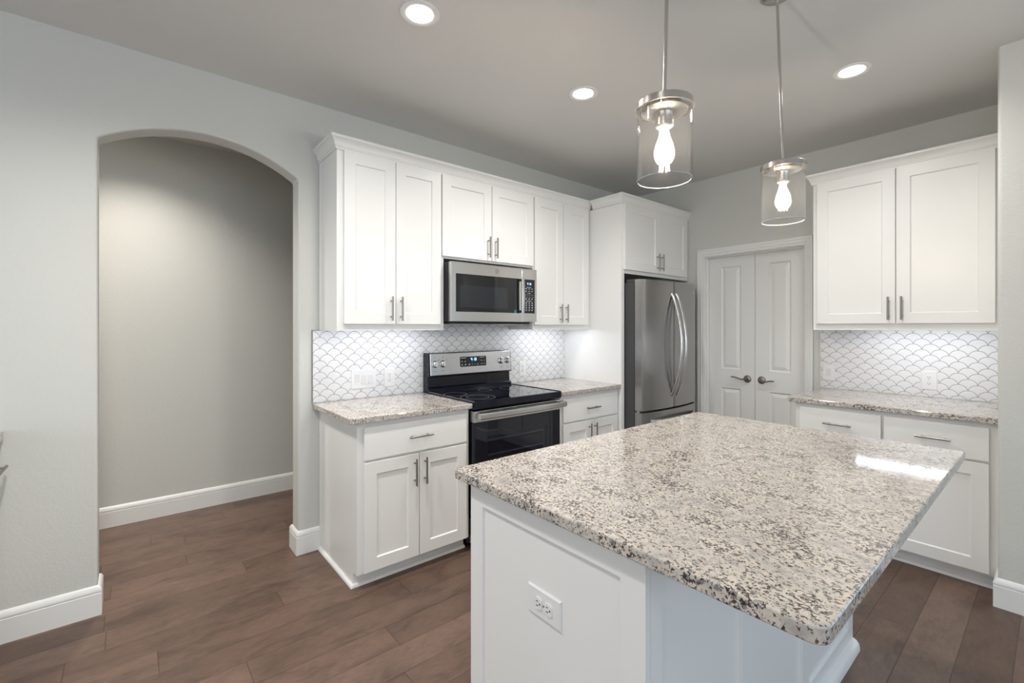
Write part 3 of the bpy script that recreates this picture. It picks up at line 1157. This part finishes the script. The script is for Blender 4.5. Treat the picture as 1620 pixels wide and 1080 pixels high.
# ------------------------------------------------------------------ island
IX0, IX1, IY0, IY1 = 1.717, 2.376, 0.850, 2.372
t = thing('kitchen_island', 'white panelled kitchen island base under the large granite top', 'kitchen island', (2.05, 1.6, 0))
obj('body', MB().box(IX0 + 0.002, IX1 - 0.021, IY0 + 0.021, IY1, 0.001, CT0), 'cab', t)
f = FB(IY0 + 0.02)
obj('end_panel', MB().shaker(f, IX0, IX1, 0.002, CT0, 0.0, 0.02, tops=(0.068, 0.10, 0.064, 0.066), rec=0.008, ch=0.002), 'cab', t, bevel=0.001)
f = FL(IX1 - 0.02)
# seating side: three recessed panels in one face
mb = MB()
edges = [(IY0 + 0.0205, 1.335), (1.335, 1.815), (1.815, IY1 + 0.004)]
stl = [(0.046, 0.018), (0.018, 0.033), (0.033, 0.062)]
for (a, b), (l, r) in zip(edges, stl):
    mb.shaker(f, a, b, 0.002, CT0, 0.0, 0.02, tops=(0.07, 0.100, l, r), rec=0.009, ch=0.003)
obj('back_panel', mb, 'cab', t)
SHOE2 = [(0, 0), (0.026, 0), (0.0255, 0.014), (0.022, 0.028), (0.014, 0.039), (0.004, 0.044), (0, 0.045)]
obj('shoe_moulding', MB().sweep([(IX0, IY0), (IX1, IY0), (IX1, IY1 + 0.004)], SHOE2), 'trim', t, smooth=40)
outlet(FB(IY0 + 0.02), 1.993, 2.121, 0.582, 0.661, 'white outlet mounted sideways on the island end panel', 0.0122, True)

# ------------------------------------------------------------------ range
RY0, RY1 = 1.6035, 2.363
XF = 0.655
t = thing('range', 'freestanding stainless steel electric range with black glass cooktop', 'range', (0.34, 1.983, 0))
mb = MB()
mb.box(0.03, 0.600, RY0 + 0.004, RY1 - 0.004, 0.03, 0.878)
for yy in (RY0 + 0.04, RY1 - 0.06):
    mb.box(0.08, 0.11, yy, yy + 0.03, 0, 0.03).box(0.55, 0.58, yy, yy + 0.03, 0, 0.03)
obj('body', mb, 'black', t, bevel=0.002)
# cooktop
ck = obj('cooktop', MB().box(0.10, XF - 0.006, RY0 + 0.010, RY1 - 0.010, 0.880, 0.9145), 'glassblack', t, bevel=0.002)
obj('cooktop_frame', MB().box(0.09, XF + 0.002, RY0, RY0 + 0.0105, 0.872, 0.917).box(0.09, XF + 0.002, RY1 - 0.0105, RY1, 0.872, 0.917)
    .box(XF - 0.006, XF + 0.006, RY0, RY1, 0.868, 0.914), 'black', t, bevel=0.003)
for a, b_ in ((RY1 - 0.010, RY1 - 0.003), (RY0 + 0.002, RY0 + 0.008)):
    obj('side_trim', MB().box(0.10, XF, a, b_, 0.917, 0.9185), 'chrome', t)
for cx_, cy_, rs in ((0.50, 1.745, (0.115, 0.075)), (0.30, 1.70, (0.078,)), (0.50, 2.19, (0.088,)), (0.28, 2.20, (0.078,)), (0.26, 1.98, (0.05,))):
    mb = MB()
    for r in rs:
        mb.lathe([(r, 0.9144), (r, 0.91475), (r - 0.0022, 0.91475), (r - 0.0022, 0.9144)], (cx_, cy_, 0), (0, 0, 1), 64, closed=True)
    obj('burner_ring', mb, 'ring', ck)
# backguard
mb = MB()
prof = [(0.02, 0.90), (0.105, 0.90), (0.105, 0.935), (0.083, 0.945), (0.078, 1.015), (0.105, 1.020), (0.094, 1.188), (0.02, 1.188)]
fr = F((0, RY0 + 0.004, 0), (1, 0, 0), (0, 0, 1), (0, 1, 0))
mb.prism(prof, 0.0, RY1 - RY0 - 0.008, fr, tri=True)
obj('backguard', mb, 'black', t, bevel=0.002)
# tilted control panel
pv = Vector((0.094 - 0.105, 0, 1.188 - 1.020)).normalized()
pf = F((0.105, 0, 1.020), (0, 1, 0), pv, (pv.z, 0, -pv.x))
PH = 0.168
cp = obj('control_panel', MB().box(RY0 + 0.014, RY1 - 0.012, 0.007, PH - 0.004, -0.004, 0.006, pf), 'steel', t, bevel=0.003)
ds = obj('display', MB().prism(rrect(1.867, 2.105, 0.058, 0.132, (0.008,) * 4), 0.004, 0.0078, pf), 'glassblack', cp)


def digits(f, u, v, h, wdt, text, w0, parent, m='digits'):
    S = {'0': 'abcdef', '1': 'bc', '4': 'fgbc', '8': 'abcdefg'}
    mb = MB()
    th = h * 0.13
    x = u
    for ch in text:
        if ch == ':':
            mb.box(x, x + th, v + h * 0.25, v + h * 0.25 + th, w0, w0 + 0.0004, f).box(x, x + th, v + h * 0.65, v + h * 0.65 + th, w0, w0 + 0.0004, f)
            x += th * 2.6
            continue
        for s in S[ch]:
            q = {'a': (0, wdt, h - th, h), 'g': (0, wdt, h / 2 - th / 2, h / 2 + th / 2), 'd': (0, wdt, 0, th), 'f': (0, th, h / 2, h), 'b': (wdt - th, wdt, h / 2, h),
                 'e': (0, th, 0, h / 2), 'c': (wdt - th, wdt, 0, h / 2)}[s]
            mb.box(x + q[0], x + q[1], v + q[2], v + q[3], w0, w0 + 0.0004, f)
        x += wdt * 1.45
    return obj('clock_digits', mb, m, parent)


digits(pf, 1.963, 0.100, 0.021, 0.011, '4:18', 0.0079, ds)
mb = MB()
for (u, v, a, b) in [(1.876, 0.094, 0.012, 0.006), (1.905, 0.094, 0.012, 0.006), (1.876, 0.069, 0.013, 0.008), (1.906, 0.069, 0.014, 0.009), (1.940, 0.069, 0.014, 0.009), (1.972, 0.072, 0.005, 0.003),
                     (1.995, 0.072, 0.005, 0.003), (2.017, 0.069, 0.013, 0.008), (2.055, 0.096, 0.011, 0.007), (2.080, 0.096, 0.011, 0.007), (2.055, 0.071, 0.011, 0.007),
                     (2.080, 0.071, 0.011, 0.007), (1.872, 0.121, 0.05, 0.003), (2.045, 0.121, 0.045, 0.003)]:
    n = 3 if a < 0.03 and a > 0.006 else 1
    if n == 1:
        mb.box(u, u + a, v, v + b, 0.0079, 0.0082, pf)
    else:
        for i in range(n):
            mb.box(u + i * a / n, u + (i + 0.7) * a / n, v, v + b * (0.6 + 0.4 * ((i * 7) % 3) / 2), 0.0079, 0.0082, pf)
obj('button_print', mb, 'print', ds)
for u in (1.656, 1.721, 2.252, 2.317):
    k = obj('knob', MB().lathe([(0.0, 0.006), (0.025, 0.006), (0.0255, 0.012), (0.022, 0.014), (0.0205, 0.027), (0.018, 0.030), (0.0, 0.030)],
                               pf.p(u, 0.088, 0), tuple(pf.w), 32), 'steelh', cp, smooth=30)
    obj('knob_grip', MB().box(u - 0.0045, u + 0.0045, 0.068, 0.108, 0.028, 0.036, pf), 'steelh', k, bevel=0.002)
    mk = MB()
    mk.box(u - 0.003, u + 0.003, 0.132, 0.137, 0.0059, 0.0063, pf).box(u - 0.012, u + 0.012, 0.038, 0.040, 0.0059, 0.0063, pf)
    for s in (-0.03, 0.03):
        mk.box(u + s - 0.004, u + s + 0.004, 0.116, 0.119, 0.0059, 0.0063, pf)
    obj('dial_print', mk, 'printdark', cp)
# oven door: stainless strip, black glass with window, handle
f = FL(0)
ZD0, ZD1, ZG = 0.205, 0.855, 0.785
WY0, WY1, WZ0, WZ1 = 1.715, 2.235, 0.33, 0.690
mb = MB()
mb.box(RY0 + 0.006, WY0, ZD0, ZG, 0.602, XF - 0.004, f).box(WY1, RY1 - 0.006, ZD0, ZG, 0.602, XF - 0.004, f)
mb.box(WY0, WY1, ZD0, WZ0, 0.602, XF - 0.004, f).box(WY0, WY1, WZ1, ZG, 0.602, XF - 0.004, f)
od = obj('oven_door', mb, 'glassblack', t)
obj('door_strip', MB().box(RY0 + 0.006, RY1 - 0.004, ZG, ZD1, 0.604, XF, f), 'steel', od, bevel=0.003)
obj('oven_window', MB().box(WY0 - 0.001, WY1 + 0.001, WZ0 - 0.001, WZ1 + 0.001, XF - 0.010, XF - 0.0035, f), 'ovenglass', od)
mb = MB()
HX = 0.712
hp = []
for i in range(21):
    s = i / 20
    y = RY0 + 0.006 + (RY1 - RY0 - 0.010) * s
    hp.append((HX + 0.010 * math.sin(PI * s), y))
ring = []
for x, y in hp:
    ring.append([Vector((x - 0.010, y, 0.813)), Vector((x + 0.004, y, 0.813)), Vector((x + 0.009, y, 0.818)), Vector((x + 0.010, y, 0.845)), Vector((x + 0.005, y, 0.851)), Vector((x - 0.010, y, 0.851))])
mb.rings(ring)
for y in (RY0 + 0.010, RY1 - 0.034):
    mb.box(XF - 0.001, HX + 0.002, y, y + 0.024, 0.816, 0.848)
obj('handle', mb, 'steel', od, bevel=0.0015, smooth=30)
vm = MB()
for i in range(5):
    y = RY0 + 0.10 + i * 0.125
    vm.box(XF - 0.02, XF + 0.0006, y, y + 0.085, 0.845, 0.850)
obj('vent_slots', vm, 'edge', od)
# cavity with racks seen through the window
cv = MB()
cv.box(0.10, 0.104, WY0 - 0.06, WY1 + 0.06, WZ0 - 0.05, WZ1 + 0.06)
obj('cavity', MB().box(0.52, 0.6005, WY0 - 0.03, WY1 + 0.03, WZ0 - 0.03, WZ1 + 0.03).box(0.05, 0.06, WY0, WY1, WZ0, WZ1), 'liner', t)
mb = MB()
for z, n in ((0.655, 1), (0.560, 1), (0.44, 1)):
    mb.tube([(0.628, WY0 + 0.012, z), (0.628, WY1 - 0.012, z)], 0.0026, 8)
    mb.tube([(0.612, WY0 + 0.012, z), (0.612, WY1 - 0.012, z)], 0.0022, 8)
    for i in range(14):
        y = WY0 + 0.03 + i * (WY1 - WY0 - 0.06) / 13
        mb.tube([(0.606, y, z), (0.630, y, z)], 0.0014, 6)
mb.tube([(0.632, WY1 - 0.02, WZ0 + 0.01), (0.632, WY1 - 0.02, WZ1 - 0.01)], 0.003, 8)
obj('oven_rack', mb, 'rack', t)
obj('storage_drawer', MB().box(RY0 + 0.006, RY1 - 0.006, 0.035, 0.195, 0.602, XF, f), 'steel', t, bevel=0.004)

# ------------------------------------------------------------------ microwave
MY0, MY1, MZ0, MZ1 = 1.6065, 2.364, 1.4115, 1.8045
MX = 0.400
t = thing('microwave', 'stainless steel over-the-range microwave hanging above the range', 'microwave', (0.2, 1.985, MZ0))
mb = MB()
mb.box(0.012, 0.362, MY0 + 0.001, MY1 - 0.002, MZ0 - 0.002, MZ1 + 0.001)
mb.box(0.02, 0.34, MY0 + 0.02, MY1 - 0.02, MZ0 - 0.016, MZ0)
obj('body', mb, 'blackm', t, bevel=0.002)
for a, b_ in ((1.67, 1.93), (2.04, 2.30)):
    mb = MB().box(0.06, 0.30, a - 0.01, b_ + 0.01, MZ0 - 0.0175, MZ0 - 0.0155)
    for i in range(7):
        x = 0.07 + i * 0.034
        mb.box(x, x + 0.016, a, b_, MZ0 - 0.0195, MZ0 - 0.0173)
    obj('grease_filter', mb, 'steelh', t)
SEAM = 2.2145
WMY0, WMY1, WMZ0, WMZ1 = 1.640, 2.190, 1.475, 1.7275
mb = MB()
mb.box(MY0, WMY0, MZ0, MZ1, 0.365, MX, f).box(WMY1, SEAM - 0.0012, MZ0, MZ1, 0.365, MX, f)
mb.box(WMY0, WMY1, MZ0, WMZ0, 0.365, MX, f).box(WMY0, WMY1, WMZ1, MZ1, 0.365, MX, f)
dr = obj('door', mb, 'steel', t)
obj('door_back', MB().box(WMY0 - 0.01, WMY1 + 0.01, WMZ0 - 0.01, WMZ1 + 0.01, 0.3625, 0.372, f), 'blackm', dr)
wi = obj('window', MB().prism(rrect(WMY0 - 0.0005, WMY1 + 0.0005, WMZ0 - 0.0005, WMZ1 + 0.0005, (0.004,) * 4), 0.392, MX - 0.001, f), 'microglass', dr)
obj('screen_mesh', MB().box(1.69, 2.10, 1.505, 1.655, 0.373, 0.3745, f), 'screen', wi) if 'screen' in M else None
mb = MB()
hy0, hy1 = 2.187, 2.2125
rs = []
for i in range(17):
    s = i / 16
    z = WMZ0 - 0.002 + (WMZ1 - WMZ0 + 0.004) * s
    x = MX + 0.030 + 0.006 * math.sin(PI * s)
    rs.append([Vector((x - 0.008, hy0 + 0.002, z)), Vector((x - 0.008, hy1 - 0.002, z)), Vector((x + 0.003, hy1, z)), Vector((x + 0.006, (hy0 + hy1) / 2 + 0.006, z)),
               Vector((x + 0.006, (hy0 + hy1) / 2 - 0.006, z)), Vector((x + 0.003, hy0, z))])
mb.rings(rs)
for z in (WMZ0 + 0.002, WMZ1 - 0.020):
    mb.box(MX - 0.001, MX + 0.026, hy0 + 0.003, hy1 - 0.003, z, z + 0.018)
obj('handle', mb, 'steelh', dr, smooth=30)
obj('teal_patch', MB().box(2.142, 2.162, 1.4765, 1.497, MX - 0.0012, MX - 0.0002, f), 'teal', dr)  # small flat teal rectangle low on the window beside the handle
# round emblem: ring with a looped monogram
em = MB()
ec = (MX, 1.985, 1.7655)
em.lathe([(0.0, 0.0), (0.0155, 0.0), (0.0155, 0.0012), (0.0, 0.0012)], ec, (1, 0, 0), 36)
e = obj('emblem', em, 'steelh', dr)
em = MB()
em.lathe([(0.0150, 0.001), (0.0150, 0.0018), (0.0134, 0.0018), (0.0134, 0.001)], ec, (1, 0, 0), 40, closed=True)


def stroke(mb, pts, y0, z0, s, x, r=0.0007):
    mb.tube([(x, y0 + a * s, z0 + b * s) for a, b in pts], r, 6)


stroke(em, [(-0.15, 0.55), (-0.45, 0.5), (-0.65, 0.1), (-0.55, -0.35), (-0.25, -0.5), (-0.05, -0.25), (-0.1, 0.05), (-0.35, 0.0)], 1.985, 1.7655, 0.0135, MX + 0.0014)
stroke(em, [(0.45, 0.5), (0.2, 0.45), (0.15, 0.15), (0.35, 0.02), (0.12, -0.1), (0.1, -0.4), (0.4, -0.5), (0.6, -0.25)], 1.985, 1.7655, 0.0135, MX + 0.0014)
obj('monogram', em, 'printdark', e)
cpn = obj('control_column', MB().box(SEAM + 0.0012, MY1, MZ0, MZ1, 0.365, MX, f), 'steel', t, bevel=0.002)
kp = obj('keypad', MB().prism(rrect(2.2355, 2.342, WMZ0, WMZ1, (0.004,) * 4), MX - 0.002, MX + 0.0012, f), 'blackm', cpn)
obj('clock_window', MB().box(2.250, 2.322, 1.682, 1.710, MX + 0.001, MX + 0.0018, f), 'glassblack', kp)
digits(f, 2.266, 1.687, 0.016, 0.0085, '4:18', MX + 0.0019, kp)
mb = MB()


def txt(u, v, a, b, n):
    for i in range(n):
        mb.box(u + i * a / n, u + (i + 0.7) * a / n, v, v + b * (0.65 + 0.35 * ((i * 5) % 3) / 2), MX + 0.001, MX + 0.0016, f)


txt(2.262, 1.667, 0.045, 0.005, 6)
for r, z in enumerate((1.655, 1.637)):
    for i in range(3):
        txt(2.250 + i * 0.029, z, 0.015, 0.006, 3)
txt(2.268, 1.623, 0.035, 0.004, 5)
for z in (1.610, 1.595):
    for i in range(5):
        txt(2.250 + i * 0.0175, z, 0.006, 0.006, 1)
for i in range(3):
    txt(2.250 + i * 0.029, 1.578, 0.014, 0.010, 2)
txt(2.258, 1.564, 0.055, 0.005, 7)
for z in (1.548, 1.531, 1.513, 1.495):
    for i in range(3):
        txt(2.252 + i * 0.029, z, 0.013, 0.010, 2)
obj('key_print', mb, 'print', kp)

# ------------------------------------------------------------------ refrigerator
GY0, GY1 = 3.124, 3.956
GM = (GY0 + GY1) / 2
t = thing('refrigerator', 'stainless french door refrigerator with bowed handles, beside the pantry door', 'refrigerator', (0.4, GM, 0))
mb = MB()
mb.box(0.03, 0.735, GY0 + 0.003, GY1 - 0.003, 0.03, 1.735)
for yy in (GY0 + 0.05, GY1 - 0.09):
    mb.box(0.06, 0.10, yy, yy + 0.04, 0, 0.03).box(0.66, 0.70, yy, yy + 0.04, 0, 0.03)
obj('body', mb, 'fridgeside', t, bevel=0.004)


def bow(y):
    return 0.812 + 0.036 * (1 - ((y - GM) / (GM - GY0)) ** 2)


def curved(ya, yb_, z0, z1, xback, n=14):
    pts = [(xback, ya)]
    r = 0.012
    pts.append((bow(ya) - 0.016, ya))
    for i in range(n + 1):
        y = ya + (yb_ - ya) * i / n
        e = 0.006 if (i == 0 or i == n) else 0.0
        pts.append((bow(y) - e, y))
    pts.append((bow(yb_) - 0.016, yb_))
    pts.append((xback, yb_))
    return MB().prism(pts, z0, z1)


d1 = obj('door', curved(GY0, GM - 0.003, 0.700, 1.757, 0.745), 'steelv', t, smooth=25)
d2 = obj('door', curved(GM + 0.003, GY1, 0.700, 1.757, 0.745), 'steelv', t, smooth=25)
d3 = obj('freezer_drawer', curved(GY0, GY1, 0.05, 0.684, 0.745, 24), 'steelv', t, smooth=25)
obj('door_gasket', MB().box(0.734, 0.80, GY0 + 0.012, GY1 - 0.012, 0.06, 1.745), 'edge', t)
obj('hinge_cover', MB().box(0.66, 0.775, GY0 + 0.006, GY0 + 0.07, 1.735, 1.762).box(0.66, 0.775, GY1 - 0.07, GY1 - 0.006, 1.735, 1.762), 'fridgeside', t, bevel=0.004)
obj('hinge', MB().lathe([(0, 0.684), (0.009, 0.684), (0.009, 0.700), (0, 0.700)], (0.768, GY0 + 0.012, 0), (0, 0, 1), 16)
    .box(0.75, 0.79, GY0 + 0.003, GY0 + 0.05, 0.690, 0.694), 'chrome', t)
for d, y in ((d1, GM - 0.034), (d2, GM + 0.034)):
    pts = []
    for i in range(25):
        s = i / 24
        z = 0.795 + (1.655 - 0.795) * s
        pts.append((bow(y) - 0.004 + 0.092 * math.sin(PI * s) ** 0.8, y, z))
    obj('handle', MB().tube(pts, (0.0165, 0.012), 16, flat=(0, 1, 0)), 'fhandle', d, smooth=40) if 'fhandle' in M else \
        obj('handle', MB().tube(pts, (0.0165, 0.012), 16, flat=(0, 1, 0)), 'steelh', d, smooth=40)
pts = []
for i in range(25):
    s = i / 24
    y = GY0 + 0.10 + (GY1 - GY0 - 0.15) * s
    pts.append((bow(y) - 0.004 + 0.062 * math.sin(PI * s) ** 0.7, y, 0.610))
obj('handle', MB().tube(pts, (0.0145, 0.009), 16, flat=(0, 0, 1)), 'steelh', d3, smooth=40)
lm = MB()
ly = GY1 - 0.055
lm.box(0, 0.0035, 0, 0.026, -0.002, 0.0006, F((bow(ly) - 0.0005, ly, 1.675), (0, 1, 0), (0, 0, 1), (1, 0, 0)))
lm.box(0, 0.013, 0, 0.0035, -0.002, 0.0004, F((bow(ly) - 0.0008, ly, 1.675), (0, 1, 0), (0, 0, 1), (1, 0, 0)))
obj('logo', lm, 'print', d2)

# ------------------------------------------------------------------ hallway lamp (out of view, lights the wall behind the arch)
can(-0.66, 0.0, 'round recessed ceiling light in the hallway behind the arch', HALL_W, (1.0, 0.92, 0.84), 128)
can(-0.62, -1.7, 'unseen recessed ceiling light added farther along the hallway for fill', 90, (1.0, 0.92, 0.84), 150)  # second hall lamp, added to lift the lower hall wall
